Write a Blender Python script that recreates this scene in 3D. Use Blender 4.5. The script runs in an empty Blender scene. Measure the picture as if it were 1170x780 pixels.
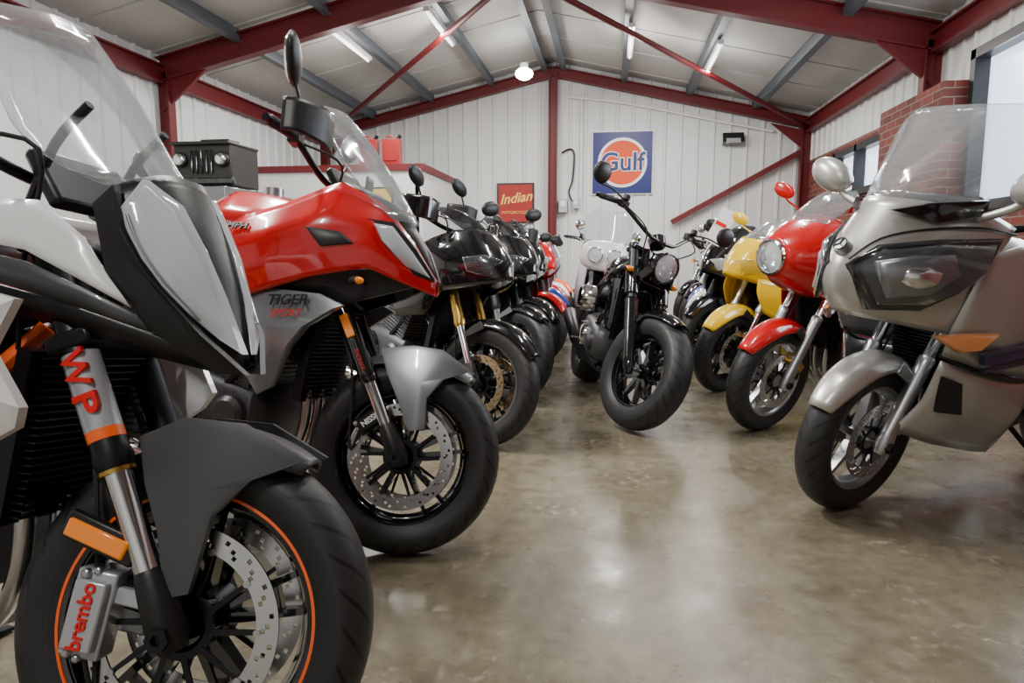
import bpy, math, random
from mathutils import Matrix, Vector
random.seed(3)
R=math.radians
COL=bpy.context.scene.collection
# ---------------------------------------------------------------- materials
MATS={}
def mat(name,col,rough=.5,metal=0.,coat=0.,bump=0.,scale=60.,var=0.,emit=0.,trans=0.):
    if name in MATS: return MATS[name]
    m=bpy.data.materials.new(name);m.use_nodes=True;nt=m.node_tree;N=nt.nodes;L=nt.links
    b=N['Principled BSDF']
    c=(col[0],col[1],col[2],1)
    b.inputs['Base Color'].default_value=c
    b.inputs['Roughness'].default_value=rough
    b.inputs['Metallic'].default_value=metal
    b.inputs['Coat Weight'].default_value=coat
    b.inputs['Coat Roughness'].default_value=.04
    b.inputs['Transmission Weight'].default_value=trans
    if emit:
        b.inputs['Emission Color'].default_value=c;b.inputs['Emission Strength'].default_value=emit
    tc=N.new('ShaderNodeTexCoord');n=N.new('ShaderNodeTexNoise');n.inputs['Scale'].default_value=scale if not coat else 4;n.inputs['Detail'].default_value=3
    L.new(tc.outputs['Object'],n.inputs['Vector'])
    if bump:
        bp=N.new('ShaderNodeBump');bp.inputs['Strength'].default_value=bump;bp.inputs['Distance'].default_value=.004
        L.new(n.outputs['Fac'],bp.inputs['Height']);L.new(bp.outputs['Normal'],b.inputs['Normal'])
    mr=N.new('ShaderNodeMapRange');mr.inputs['To Min'].default_value=max(0,rough-.02);mr.inputs['To Max'].default_value=rough+.02
    L.new(n.outputs['Fac'],mr.inputs['Value']);L.new(mr.outputs['Result'],b.inputs['Roughness'])
    if var:
        mx=N.new('ShaderNodeMix');mx.data_type='RGBA';mx.inputs[6].default_value=c
        mx.inputs[7].default_value=(col[0]*(1-var),col[1]*(1-var),col[2]*(1-var),1)
        L.new(n.outputs['Fac'],mx.inputs[0]);L.new(mx.outputs[2],b.inputs['Base Color'])
    MATS[name]=m;return m
def clear(name,tint=(.93,.95,.96),haze=.06,hz=(.8,.85,.88)):
    m=bpy.data.materials.new(name);m.use_nodes=True;nt=m.node_tree;N=nt.nodes;L=nt.links
    N.remove(N['Principled BSDF']);o=N['Material Output']
    t=N.new('ShaderNodeBsdfTransparent');t.inputs[0].default_value=(*tint,1)
    g=N.new('ShaderNodeBsdfGlossy');g.inputs['Roughness'].default_value=.06
    d=N.new('ShaderNodeBsdfDiffuse');d.inputs[0].default_value=(*hz,1)
    lw=N.new('ShaderNodeLayerWeight');lw.inputs[0].default_value=.25
    ml=N.new('ShaderNodeMath');ml.operation='MULTIPLY_ADD';ml.inputs[1].default_value=.55;ml.inputs[2].default_value=.05
    L.new(lw.outputs['Fresnel'],ml.inputs[0])
    a=N.new('ShaderNodeMixShader');a.inputs[0].default_value=haze;L.new(t.outputs[0],a.inputs[1]);L.new(d.outputs[0],a.inputs[2])
    b=N.new('ShaderNodeMixShader');L.new(ml.outputs[0],b.inputs[0]);L.new(a.outputs[0],b.inputs[1]);L.new(g.outputs[0],b.inputs[2])
    L.new(b.outputs[0],o.inputs[0]);MATS[name]=m;return m
BLK=mat('black_plastic',(.008,.008,.009),.40,bump=.1,scale=300)
GBLK=mat('gloss_black',(.004,.004,.005),.12,coat=1)
RUB=mat('rubber',(.011,.011,.012),.65,bump=.3,scale=200)
CHR=mat('chrome',(.75,.76,.78),.09,1)
ALU=mat('aluminium',(.5,.51,.53),.32,1,bump=.05)
STEEL=mat('brushed_steel',(.58,.58,.59),.25,1)
DMET=mat('dark_metal',(.028,.028,.032),.38,.8)
ENG=mat('engine_grey',(.075,.075,.08),.42,.6,bump=.1)
GOLD=mat('gold_anodised',(.62,.38,.09),.28,1)
RED=mat('red_paint',(.58,.001,.004),.22,coat=1)
REDB=mat('red_steel_paint',(.14,.006,.009),.5,bump=.05,var=.25,scale=8)
YEL=mat('yellow_paint',(.95,.60,.0),.22,coat=1)
SIL=mat('silver_paint',(.50,.49,.465),.34,.55,coat=.8)
WHT=mat('white_paint',(.82,.83,.84),.25,coat=.8)
LGR=mat('light_grey_paint',(.42,.44,.47),.3,.3,coat=.6)
GRY=mat('grey_paint',(.15,.16,.17),.35,.3,coat=.6)
FGR=mat('fender_dark_grey',(.045,.047,.051),.40,coat=.2)
BLU=mat('blue_paint',(.01,.04,.4),.25,coat=1)
ORNG=mat('orange_paint',(.95,.12,.002),.35,coat=.5)
AMB=mat('amber_reflector',(.9,.23,.003),.15,coat=1,emit=.15)
GLS=clear('clear_screen',haze=.12)
SMK=clear('smoked_screen',(.45,.46,.48),.05,(.1,.1,.1))
LENS=clear('headlight_lens',(.85,.88,.92),.05,(.7,.75,.8))
PLENS=clear('pale_headlight_lens',(.85,.88,.92),.46,(.86,.9,.93))
REFL=mat('reflector_chrome',(.8,.82,.85),.15,1)
LSIL=mat('lamp_silver',(.30,.31,.33),.3,.9,coat=.5)
LWHT=mat('lamp_pale_inner',(.6,.63,.66),.3,.3,coat=.5)
DRL=mat('lamp_white',(.85,.9,.95),.15,coat=1,emit=.25)
SEAT=mat('seat_vinyl',(.012,.012,.013),.6,bump=.4,scale=500)
MIR=mat('mirror_glass',(.8,.82,.84),.03,1)
TXW=mat('lettering_white',(.85,.85,.85),.4)
TXR=mat('lettering_red',(.7,.008,.008),.4)
TXK=mat('lettering_black',(.01,.01,.01),.4)
TXG=mat('lettering_gold',(.85,.5,.1),.4)
def tiremat():
    m=bpy.data.materials.new('tire_rubber');m.use_nodes=True;nt=m.node_tree;N=nt.nodes;L=nt.links
    b=N['Principled BSDF'];b.inputs['Roughness'].default_value=.5
    uv=N.new('ShaderNodeTexCoord');sp=N.new('ShaderNodeSeparateXYZ');L.new(uv.outputs['UV'],sp.inputs[0])
    def M(op,a,b_=None,c=None):
        n=N.new('ShaderNodeMath');n.operation=op
        for i,v in enumerate((a,b_,c)):
            if v is None: continue
            if isinstance(v,(int,float)): n.inputs[i].default_value=v
            else: L.new(v,n.inputs[i])
        return n.outputs[0]
    vv=M('ABSOLUTE',M('SUBTRACT',sp.outputs[1],.5))
    g=M('FRACT',M('MULTIPLY_ADD',sp.outputs[0],28,M('MULTIPLY',vv,5.0)))
    g=M('LESS_THAN',g,.18)
    zone=M('MULTIPLY',M('LESS_THAN',vv,.27),M('GREATER_THAN',vv,.045))
    g2=M('MULTIPLY',g,zone)
    side=M('MULTIPLY',M('GREATER_THAN',vv,.31),M('LESS_THAN',M('FRACT',M('MULTIPLY',vv,38.)),.12))
    h=M('SUBTRACT',1.0,M('MAXIMUM',g2,M('MULTIPLY',side,.35)))
    bp=N.new('ShaderNodeBump');bp.inputs['Strength'].default_value=1;bp.inputs['Distance'].default_value=.009
    L.new(h,bp.inputs['Height']);L.new(bp.outputs[0],b.inputs['Normal'])
    mx=N.new('ShaderNodeMix');mx.data_type='RGBA';mx.inputs[6].default_value=(.002,.002,.002,1);mx.inputs[7].default_value=(.018,.018,.019,1)
    L.new(h,mx.inputs[0]);L.new(mx.outputs[2],b.inputs['Base Color']);return m
TIRE=tiremat()
# ---------------------------------------------------------------- geometry
def V3(p): return Vector(p)
def box(c,s,rot=None):
    c=V3(c);V=[];M=rot.to_3x3() if rot else None
    for x in(-1,1):
        for y in(-1,1):
            for z in(-1,1):
                v=Vector((x*s[0]/2,y*s[1]/2,z*s[2]/2))
                if M: v=M@v
                V.append(c+v)
    return V,[(0,1,3,2),(4,6,7,5),(0,4,5,1),(2,3,7,6),(0,2,6,4),(1,5,7,3)]
def frame(d):
    d=d.normalized();u=Vector((0,0,1)) if abs(d.z)<.9 else Vector((1,0,0))
    a=d.cross(u).normalized();return a,d.cross(a)
def loft(rings,caps=True,closed=False):
    n=len(rings[0]);V=[V3(p) for r in rings for p in r];F=[];m=len(rings)
    for i in range(m if closed else m-1):
        a=i*n;b=((i+1)%m)*n
        for j in range(n):
            k=(j+1)%n;F.append((a+j,a+k,b+k,b+j))
    if caps and not closed: F.append(tuple(range(n))[::-1]);F.append(tuple((m-1)*n+j for j in range(n)))
    return V,F
def tube(P,r,n=10,closed=False,caps=True):
    P=[V3(p) for p in P];m=len(P);rr=r if isinstance(r,(list,tuple)) else [r]*m;rings=[];a=None
    for i in range(m):
        if closed: d=P[(i+1)%m]-P[i-1]
        else: d=P[min(i+1,m-1)]-P[max(i-1,0)]
        d.normalize()
        if a is None: a,b=frame(d)
        else:
            a=(a-d*a.dot(d)).normalized();b=d.cross(a)
        rings.append([P[i]+a*(math.cos(2*math.pi*j/n)*rr[i])+b*(math.sin(2*math.pi*j/n)*rr[i]) for j in range(n)])
    return loft(rings,caps,closed)
def sm(P,k=5):
    P=[V3(p) for p in P];o=[]
    for i in range(len(P)-1):
        a,b,c,d=P[max(i-1,0)],P[i],P[i+1],P[min(i+2,len(P)-1)]
        for j in range(k):
            t=j/k;o.append(.5*((2*b)+(c-a)*t+(2*a-5*b+4*c-d)*t*t+(3*b-a-3*c+d)*t**3))
    o.append(P[-1]);return o
def cyl(a,b,r,r2=None,n=18): return tube([a,b],[r,r if r2 is None else r2],n)
def lathe(prof,c,axis=(0,1,0),n=40,closed=False,caps=False):
    c=V3(c);ax=V3(axis).normalized();a,b=frame(ax);rings=[]
    for j in range(n):
        t=2*math.pi*j/n;d=a*math.cos(t)+b*math.sin(t)
        rings.append([c+d*r+ax*h for r,h in prof])
    V=[p for r in rings for p in r];F=[];k=len(prof)
    for j in range(n):
        A=j*k;B=((j+1)%n)*k
        for i in range(k if closed else k-1):
            i2=(i+1)%k;F.append((A+i,B+i,B+i2,A+i2))
    if caps: F.append(tuple(j*k for j in range(n)));F.append(tuple(j*k+k-1 for j in range(n))[::-1])
    return V,F
def ell(c,s,n=16,m=10,rot=None):
    c=V3(c);V=[];F=[];M=rot.to_3x3() if rot else Matrix.Identity(3)
    for i in range(m+1):
        p=math.pi*i/m
        for j in range(n):
            t=2*math.pi*j/n;V.append(c+M@Vector((s[0]*math.sin(p)*math.cos(t),s[1]*math.sin(p)*math.sin(t),s[2]*math.cos(p))))
    for i in range(m):
        for j in range(n): k=(j+1)%n;F.append((i*n+j,(i+1)*n+j,(i+1)*n+k,i*n+k))
    return V,F
def lx(st,n=18,caps=True):
    rings=[]
    for s in st:
        x,z0,z1,hw=s[:4];e=s[4] if len(s)>4 else 2.6;r=[]
        for j in range(n):
            t=2*math.pi*j/n;c,q=math.cos(t),math.sin(t)
            r.append((x,hw*math.copysign(abs(c)**(2/e),c),(z0+z1)/2+(z1-z0)/2*math.copysign(abs(q)**(2/e),q)))
        rings.append(r)
    return loft(rings,caps)
def beam(a,b,w0,t0,w1=None,t1=None,side=(0,1,0)):
    a=V3(a);b=V3(b);w1=w0 if w1 is None else w1;t1=t0 if t1 is None else t1
    d=(b-a).normalized();s=V3(side);s=(s-d*s.dot(d)).normalized();w=d.cross(s)
    q=lambda p,W,T_:[p+w*(W/2)+s*(T_/2),p-w*(W/2)+s*(T_/2),p-w*(W/2)-s*(T_/2),p+w*(W/2)-s*(T_/2)]
    return loft([q(a,w0,t0),q(b,w1,t1)])
def cm(rows): return [[(p[0]/100,p[1]/100,p[2]/100) for p in r] for r in rows]
def patch(rows,mir=False):
    m=len(rows);n=len(rows[0]);V=[V3(p) for r in rows for p in r];F=[]
    for i in range(m-1):
        for j in range(n-1): F.append((i*n+j,i*n+j+1,(i+1)*n+j+1,(i+1)*n+j))
    if mir: V=[Vector((p.x,-p.y,p.z)) for p in V];F=[f[::-1] for f in F]
    return V,F
def both(rows):
    # rows[0] is the centre line: weld across it
    full=[[(p[0],-p[1],p[2]) for p in r] for r in rows[:0:-1]]+rows if abs(rows[0][0][1])<1e-6 else None
    if full: return patch(full)
    a=patch(rows);b=patch(rows,True);k=len(a[0]);return a[0]+b[0],a[1]+[tuple(i+k for i in f) for f in b[1]]
def scr(rows,n=10):
    g=[]
    for x,z,w,cx in rows:
        g.append([(x-cx*((2*j/n-1)**2),w*(2*j/n-1),z) for j in range(n+1)])
    return patch(g)
def pnl(pts,s=1,bul=.012,ins=.82,th=.006):
    P=[Vector((p[0]/100,p[1]/100,p[2]/100)) for p in pts];c=sum(P,Vector())/len(P);n=len(P)
    I=[c+(p-c)*ins+Vector((0,bul,0)) for p in P];B=[p-Vector((0,th+.01,0)) for p in P]
    V=B+P+I+[c+Vector((0,bul*1.3,0))];F=[]
    for i in range(n):
        k=(i+1)%n;F+=[(i,k,n+k,n+i),(n+i,n+k,2*n+k,2*n+i),(2*n+i,2*n+k,3*n)]
    F.append(tuple(range(n))[::-1])
    if s<0: V=[Vector((v.x,-v.y,v.z)) for v in V];F=[f[::-1] for f in F]
    return V,F
PO={}
def part(name,items,parent=None,T=None,ang=38,sub=0,solid=0,bev=0,label=None,smooth=True,uv=None,cr=0):
    V=[];F=[];MI=[];ms=[]
    for g,m in items:
        k=len(V);V+=[V3(p) for p in g[0]]
        if m not in ms: ms.append(m)
        i=ms.index(m)
        for f in g[1]: F.append(tuple(a+k for a in f));MI.append(i)
    if T is not None: V=[T@p for p in V]
    lo=Vector([min(p[i] for p in V) for i in range(3)]);hi=Vector([max(p[i] for p in V) for i in range(3)]);c=(lo+hi)/2
    me=bpy.data.meshes.new(name);me.from_pydata([tuple(p-c) for p in V],[],F)
    for m in ms: me.materials.append(m)
    me.polygons.foreach_set('material_index',MI)
    if uv is not None:
        ul=me.uv_layers.new(name='UVMap')
        for p in me.polygons:
            big=max(uv[v][0] for v in p.vertices)>.5
            for li in p.loop_indices:
                u,v=uv[me.loops[li].vertex_index]
                ul.data[li].uv=(1.0 if (u==0 and big) else u,v)
    me.update()
    if smooth:
        me.polygons.foreach_set('use_smooth',[True]*len(F))
        if not sub: me.set_sharp_from_angle(angle=R(ang))
    if cr:
        at=me.attributes.new('crease_edge','FLOAT','EDGE')
        for d in at.data: d.value=cr
    o=bpy.data.objects.new(name,me);COL.objects.link(o)
    if parent is not None: o.parent=parent;o.location=c-PO[parent.name]
    else: o.location=c
    PO[o.name]=c
    if bev:
        b=o.modifiers.new('b','BEVEL');b.width=bev;b.segments=2;b.limit_method='ANGLE';b.angle_limit=R(40)
    if sub:
        b=o.modifiers.new('s','SUBSURF');b.levels=sub;b.render_levels=sub;b.boundary_smooth='PRESERVE_CORNERS'
    if solid:
        b=o.modifiers.new('so','SOLIDIFY');b.thickness=solid;b.offset=0
    if label:o['label']=label
    return o
def text(name,body,size,M,m,parent=None,ext=.0015,T=None,shear=0,bold=0,sx=1):
    cu=bpy.data.curves.new('t','FONT');cu.body=body;cu.size=size;cu.extrude=ext;cu.align_x='CENTER';cu.align_y='CENTER';cu.shear=shear;cu.offset=bold
    o=bpy.data.objects.new('t',cu);COL.objects.link(o);bpy.context.view_layer.update()
    me=bpy.data.meshes.new_from_object(o);V=[M@Vector((v.co.x*sx,v.co.y,v.co.z)) for v in me.vertices];F=[tuple(p.vertices) for p in me.polygons]
    bpy.data.objects.remove(o)
    return part(name,[((V,F),m)],parent,T,smooth=False)
def TM(p,right,up):
    r=V3(right).normalized();u=V3(up);u=(u-r*u.dot(r)).normalized();n=r.cross(u);M=Matrix((r,u,n)).transposed().to_4x4();M.translation=V3(p);return M
def thing(o,label,cat,group=None,kind=None):
    o['label']=label;o['category']=cat
    if group:o['group']=group
    return o
def struct(o): o['kind']='structure';return o
# ---------------------------------------------------------------- motorcycle kit
class Moto:
    def __init__(s,label,O,h,lean=8,steer=16,r=.32,hw=.06,rake=25,wb=1.45,group=None):
        s.e=bpy.data.objects.new('motorcycle',None);COL.objects.link(s.e)
        s.e.matrix_world=Matrix.Translation((O[0],O[1],0))@Matrix.Rotation(R(h),4,'Z')@Matrix.Rotation(R(-lean),4,'X')
        PO[s.e.name]=Vector((0,0,0))
        thing(s.e,label,'motorcycle',group)
        s.r=r;s.hw=hw;s.rake=R(rake);s.wb=wb
        s.a=Vector((-math.sin(s.rake),0,math.cos(s.rake)));p=Vector((-.04,0,r))
        s.T=Matrix.Translation(p)@Matrix.Rotation(R(steer),4,s.a)@Matrix.Translation(-p)
        s.ax=Vector((0,0,r))
    def P(s,name,items,st=False,parent=None,**k):
        return part(name,items,parent or s.e,T=s.T if st else None,**k)
    def at(s,d,y=0,f=0):
        return s.ax+s.a*d+Vector((f*math.cos(s.rake),y,f*math.sin(s.rake)))
    def wheel(s,front=True,style='pair5',rim=GBLK,disc=.16,discm=STEEL,sides=(-1,1),stripe=None,hw=None,seg=64,rb=None,r=None):
        c=s.ax if front else Vector((-s.wb,0,r or s.r));r=r or s.r;hw=hw or (s.hw if front else s.hw*1.45)
        rb=rb or r-.098
        pr=[(rb-.004,-hw*.72),(rb+.012,-hw*.86),(rb+.035,-hw*.98),(r-.045,-hw),(r-.028,-hw*.9),(r-.012,-hw*.66),(r-.003,-hw*.34),(r,0)]
        pr=pr+[(a,-b) for a,b in pr[-2::-1]]
        rp=[(rb+.006,-hw*.78),(rb+.008,-hw*.70),(rb-.012,-hw*.66),(rb-.022,-hw*.45),(rb-.026,0),(rb-.022,hw*.45),(rb-.012,hw*.66),(rb+.008,hw*.70),(rb+.006,hw*.78),(rb-.008,hw*.72),(rb-.034,0),(rb-.008,-hw*.72)]
        it=[(lathe(rp,c,n=seg,closed=True),rim)]
        ri=rb-.028
        def pol(rad,t,y=0): return c+Vector((rad*math.cos(t),y,rad*math.sin(t)))
        if style=='wire':
            for i in range(36):
                t=2*math.pi*i/36;q=t+(.5 if i%2 else -.5);yy=.028 if i%4<2 else -.028
                it.append((tube([pol(.035,q,yy),pol(ri,t,0)],.0022,5),CHR))
            it.append((lathe([(.0,-.05),(.04,-.05),(.04,-.03),(.028,-.02),(.028,.02),(.04,.03),(.04,.05),(0,.05)],c,n=24),ALU))
        else:
            k=int(style[4:])
            for i in range(k):
                t=2*math.pi*i/k+.3
                if style.startswith('pair'):
                    for q in(-1,1): it.append((beam(pol(.03,t+q*.25),pol(ri,t+q*.17),.022,.045,.012,.026),rim))
                    it.append((beam(pol(ri-.045,t-.16),pol(ri-.045,t+.16),.010,.02),rim))
                else: it.append((beam(pol(.03,t),pol(ri,t+.12),.030,.045,.018,.026),rim))
            it.append((lathe([(.0,-.055),(.036,-.055),(.042,-.03),(.042,.03),(.036,.055),(0,.055)],c,n=28),rim))
        w=s.P('front_wheel' if front else 'rear_wheel',it,front)
        k=len(pr);uv=[(j/seg,i/(k-1)) for j in range(seg) for i in range(k)]
        s.P('tire',[(lathe(pr,c,n=seg),TIRE)],front,parent=w,uv=uv)
        if stripe:
            for q in(-1,1):
                s.P('rim_stripe',[(lathe([(rb+.0085,q*hw*.80),(rb-.0005,q*hw*.80),(rb-.0005,q*hw*.74),(rb+.0085,q*hw*.74)],c,n=seg,closed=True),stripe)],front,parent=w)
        if disc:
            nA=120;rows=5;a0=disc-.040
            for q in sides:
                y=q*(hw*.62+.028);Vv=[];F=[]
                for j in range(nA):
                    for i in range(rows+1): Vv.append(pol(a0+(disc-a0)*i/rows,2*math.pi*j/nA,y))
                for j in range(nA):
                    for i in range(rows):
                        if (i in(1,3) and j%6==(0 if i==1 else 3)) or (i==2 and j%6 in(1,)): continue
                        A=j*(rows+1)+i;B=((j+1)%nA)*(rows+1)+i;F.append((A,A+1,B+1,B))
                s.P('brake_disc',[((Vv,F),discm)],front,parent=w,smooth=False,solid=.0045)
                ci=[(lathe([(.036,q*.02),(.044,y-q*.004),(.058,y-q*.004),(.058,y-q*.009),(.04,q*.01)],c,n=30),DMET)]
                for i in range(10):
                    t=2*math.pi*i/10;ci.append((beam(pol(.05,t-.12,y-q*.005),pol(a0+.004,t,y-q*.003),.012,.005,.008,.005),DMET));ci.append((cyl(pol(a0+.002,t,y-q*.004),pol(a0+.002,t,y+q*.005),.0065,n=10),ALU))
                s.P('disc_carrier',ci,front,parent=w)
        if front: s.P('axle',[(cyl(c+Vector((0,-.135,0)),c+Vector((0,.135,0)),.011),ALU),(lathe([(.010,-.148),(.021,-.148),(.021,-.128),(.010,-.128)],c,n=6,closed=True),DMET),(lathe([(.010,.148),(.021,.148),(.021,.128),(.010,.128)],c,n=6,closed=True),DMET)],True,parent=w)
        return w
    def fork(s,style='usd',outer=DMET,inner=CHR,foot=BLK,sp=.105,L=.80,split=.34,ro=.029,ri=.022,ring=None,clamp=DMET):
        s.sp=sp;s.L=L
        for q in(-1,1):
            y=q*sp;it=[]
            if style=='usd':
                it+=[(cyl(s.at(.05,y),s.at(split,y),ri),inner),(tube([s.at(split-.02,y),s.at(split+.0,y),s.at(split+.02,y),s.at(L*.66,y),s.at(L*.68,y),s.at(L,y)],[ro*.95,ro*1.12,ro,ro,ro*.9,ro*.9],20),outer),
                     (tube([s.at(-.03,y),s.at(.0,y),s.at(.06,y),s.at(.10,y),s.at(.115,y)],[.024,.036,.032,.028,.024],16),foot)]
                if ring: it.append((cyl(s.at(split-.027,y),s.at(split-.02,y),ro*1.02),ring))
            else:
                it+=[(tube([s.at(-.035,y),s.at(-.0,y),s.at(.05,y),s.at(split-.03,y),s.at(split,y),s.at(split+.01,y)],[.02,.033,ro*.95,ro,ro*1.1,ro*.9],20),outer),(cyl(s.at(split,y),s.at(L,y),ri),inner)]
            it.append((cyl(s.at(L-.005,y),s.at(L+.012,y),ri*.8),ALU))
            s.P('fork_leg',it,True)
        s.P('triple_clamp',[(beam(s.at(L*.7,-sp-.03),s.at(L*.7,sp+.03),.085,.035,side=s.a),clamp),(beam(s.at(L*.96,-sp-.03),s.at(L*.96,sp+.03),.08,.028,side=s.a),clamp),(cyl(s.at(L*.68,0,-.03),s.at(L*.98,0,-.03),.028),clamp)],True,bev=.008)
    def caliper(s,ang,m=BLK,txt=None,tm=TXW,rad=.135,sides=(-1,1),long=.13,ts=.03,wd=1.):
        for q in sides:
            y=q*(s.hw*.62+.034);t=R(ang);p=s.ax+Vector((rad*math.cos(t),y,rad*math.sin(t)));up=Vector((-math.sin(t),0,math.cos(t)));rd=Vector((math.cos(t),0,math.sin(t)))
            Y=Vector((0,q,0))
            it=[(beam(p-up*long/2,p+up*long/2,.058*wd,.05),m),(beam(p-up*long*.40+Y*.02,p+up*long*.40+Y*.02,.046*wd,.04),m),(beam(p-up*.035,s.at(.05 if ang>150 else .12,q*s.sp*.95),.03,.018),m)]
            for k in(-1,1):
                it+=[(cyl(p+up*long*.45*k+rd*.018+Y*.02,p+up*long*.45*k+rd*.018+Y*.034,.009,n=14),ALU),(cyl(p+up*long*.5*k+Y*.0,p+up*long*.5*k+Y*.03,.009,n=6),ALU)]
            o=s.P('brake_caliper',it,True,bev=.005)
            if txt:
                rr=up*(1 if up.z>0 else -1)*1.0;nn=Y
                text('caliper_lettering',txt,ts,TM(p+Y*.0415,rr,nn.cross(rr)),tm,o,T=s.T,bold=.0006)
            s.P('brake_hose',[(tube(sm([p+up*.05+Y*.02,p+up*.12-rd*.03,s.at(.35,q*(s.sp-.02),-.04),s.at(.6,q*.05,-.05)]),.0045,7),RUB)],True)
    def fender(s,m,a0=50,a1=125,gap=.03,w=.075,sk=.05,n=12,brace=BLK,front=True,taper=.6,pts=None):
        c=s.ax if front else Vector((-s.wb,0,s.r));rows=[]
        for i in range(n+1):
            f=i/n;t=R(a0+(a1-a0)*f);e=1-(1-taper)*(abs(2*f-1)**3);row=[]
            for j in range(9):
                v=j/4-1;rad=s.r+gap-sk*(abs(v)**2.6)*e;row.append(c+Vector((rad*math.cos(t),w*e*math.copysign(abs(v)**.8,v),rad*math.sin(t))))
            rows.append(row)
        o=s.P('front_fender' if front else 'rear_fender',[(patch(rows),m)],front,sub=1,solid=.004)
        if front and brace:
            for q in(-1,1):
                t=R((a0+a1)/2+8);p=c+Vector(((s.r-.01)*math.cos(t),q*w*.98,(s.r-.01)*math.sin(t)))
                s.P('fender_bracket',[(beam(p,s.at(.26,q*s.sp),.05,.01,.03,.02),brace)],True,bev=.003)
        return o
    def bars(s,hx,hz,w=.38,pull=.14,rise=.05,mh=.14,mo=.0,mm=BLK,round_=False,barm=DMET,guard=None,mout=.0,mx=.03,clip=False,ms=1.,mirrors=True,tilt=18,sz=None):
        for q in(-1,1):
            g0=Vector((hx-pull,q*w,hz));g1=Vector((hx-pull*.72,q*(w-.125),hz+.008))
            d=(g1-g0)
            s.P('grip',[(tube([g0,g0+d*.04,g0+d*.94,g1],[.014,.018,.017,.019],14),RUB),(cyl(g0-d*.16,g0,.013),DMET)],True)
            l0=g1+Vector((.03,q*.01,.0));l1=g0+Vector((.065,q*-.01,-.012))
            s.P('lever',[(tube(sm([l0,l0+Vector((.03,q*.02,0)),l1+Vector((.012,-q*.03,0)),l1],3),[.006]*9+[.007],8),DMET if barm!=CHR else CHR)],True)
            s.P('switchgear',[(box(g1-d*.0+Vector((.0,-q*.03,.0)),(.04,.06,.045)),BLK),(cyl(g1+Vector((.02,-q*.02,.02)),g1+Vector((.02,-q*.02,.055)),.021),BLK)],True,bev=.006)
            if guard:
                s.P('hand_guard',[(patch([[(hx-pull*.5+.00,q*(w+.035),hz+a),(hx-pull+.10,q*(w+.03),hz+a),(hx-pull*.6+.12,q*(w-.06),hz+a*1.15),(hx-pull*.4+.09,q*(w-.15),hz+a)] for a in(-.045,.0,.06)]),guard)],True,sub=2,solid=.006,cr=.3)
            if mirrors:
                b=g1+Vector((0,-q*.02,.02));h=Vector((hx-pull*.7+mx,q*(w-.10+mout),hz+mh))
                mi=s.P('mirror',[(tube(sm([b,b+(h-b)*.45+Vector((.02,q*.01,0)),h+Vector((.01,0,-.03)),h+Vector((.012,0,0))],4),.0055,8),mm)],True)
                z3=sz or ((.018,.045,.045) if round_ else (.02,.07,.042))
                z3=tuple(k*ms for k in z3)
                off=Vector((.012,0 if round_ else q*.03*ms,.02*ms));rt=Matrix.Rotation(R(-8*q),4,'Z')@Matrix.Rotation(R(q*tilt if not round_ else 0),4,'X')
                s.P('mirror_housing',[(ell(h+off,z3,20,10,rt),mm)],True,parent=mi)
                s.P('mirror_glass',[(ell(h+off-Vector((.009*ms,0,0)),(.012*ms,z3[1]*.9,z3[2]*.9),20,8,rt),MIR)],True,parent=mi)
        P=[(hx-pull,-w,hz),(hx-pull*.72,-w+.125,hz+.008),(hx-.02,-.13,hz-rise*.8),(hx,-.06,hz-rise)]
        P=P+[(a,-b,c) for a,b,c in P[::-1]]
        s.P('handlebar',[(tube(sm(P,4),.012,10),barm),(beam((hx,-.05,hz-rise-.02),(hx,.05,hz-rise-.02),.05,.05),barm)],True)
        for q in(-1,1): s.P('cable',[(tube(sm([(hx-pull*.6,q*(w-.17),hz),(hx+.08,q*.2,hz-rise+.02),(hx+.02,q*.12,hz-.2),(hx-.02,q*.05,hz-.35)],5),.0045,7),RUB)],True)
    def engine(s,style='inline',m=ENG,cov=DMET,cx=-.68,cz=.46,w=.2,pipe=STEEL,fin=False,rad=True):
        it=[(lx([(cx-.26,cz-.06,cz+.10,w*.75,4),(cx-.24,cz-.12,cz+.14,w*.9,4),(cx+.0,cz-.16,cz+.13,w,4),(cx+.2,cz-.15,cz+.06,w*.92,4),(cx+.23,cz-.1,cz+.02,w*.7,4)],20),m)]
        if style=='vtwin':
            for t in(24,-28):
                d=Vector((math.sin(R(t)),0,math.cos(R(t))));b=Vector((cx+.02,0,cz+.08))
                for k in range(11):
                    p=b+d*(.03+k*.021);it.append((lathe([(0,0),(.082,0),(.085,.004),(.082,.009),(0,.009)],p,d,24),m if k%2 else ALU))
                it.append((cyl(b,b+d*.25,.066),m));it.append((tube([b+d*.25,b+d*.27,b+d*.34,b+d*.36],[.07,.085,.08,.05],20),cov))
        else:
            b=Vector((cx+.06,0,cz+.05));d=Vector((.42,0,.9)).normalized()
            it.append((beam(b,b+d*.2,.2,w*1.55),m));it.append((beam(b+d*.2,b+d*.32,.21,w*1.7,.17,w*1.6),cov))
            for k in range(9): it.append((beam(b+d*(.03+k*.018),b+d*(.036+k*.018),.215,w*1.62),m))
        e=s.P('engine',it,bev=.005)
        for q in(-1,1):
            ci=[(lathe([(0,q*(w+.035)),(.05,q*(w+.035)),(.075,q*(w+.02)),(.085,q*(w-.01)),(.09,q*(w-.05))],(cx-.06,0,cz),n=28),cov),(lathe([(0,q*(w+.02)),(.045,q*(w+.02)),(.06,q*(w+.005)),(.065,q*(w-.04))],(cx+.13,0,cz-.03),n=24),m)]
            for k in range(6): ci.append((cyl((cx-.06+.078*math.cos(k),q*(w+.0),cz+.078*math.sin(k)),(cx-.06+.078*math.cos(k),q*(w+.025),cz+.078*math.sin(k)),.007,n=6),ALU))
            s.P('engine_cover',ci,parent=e)
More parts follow.
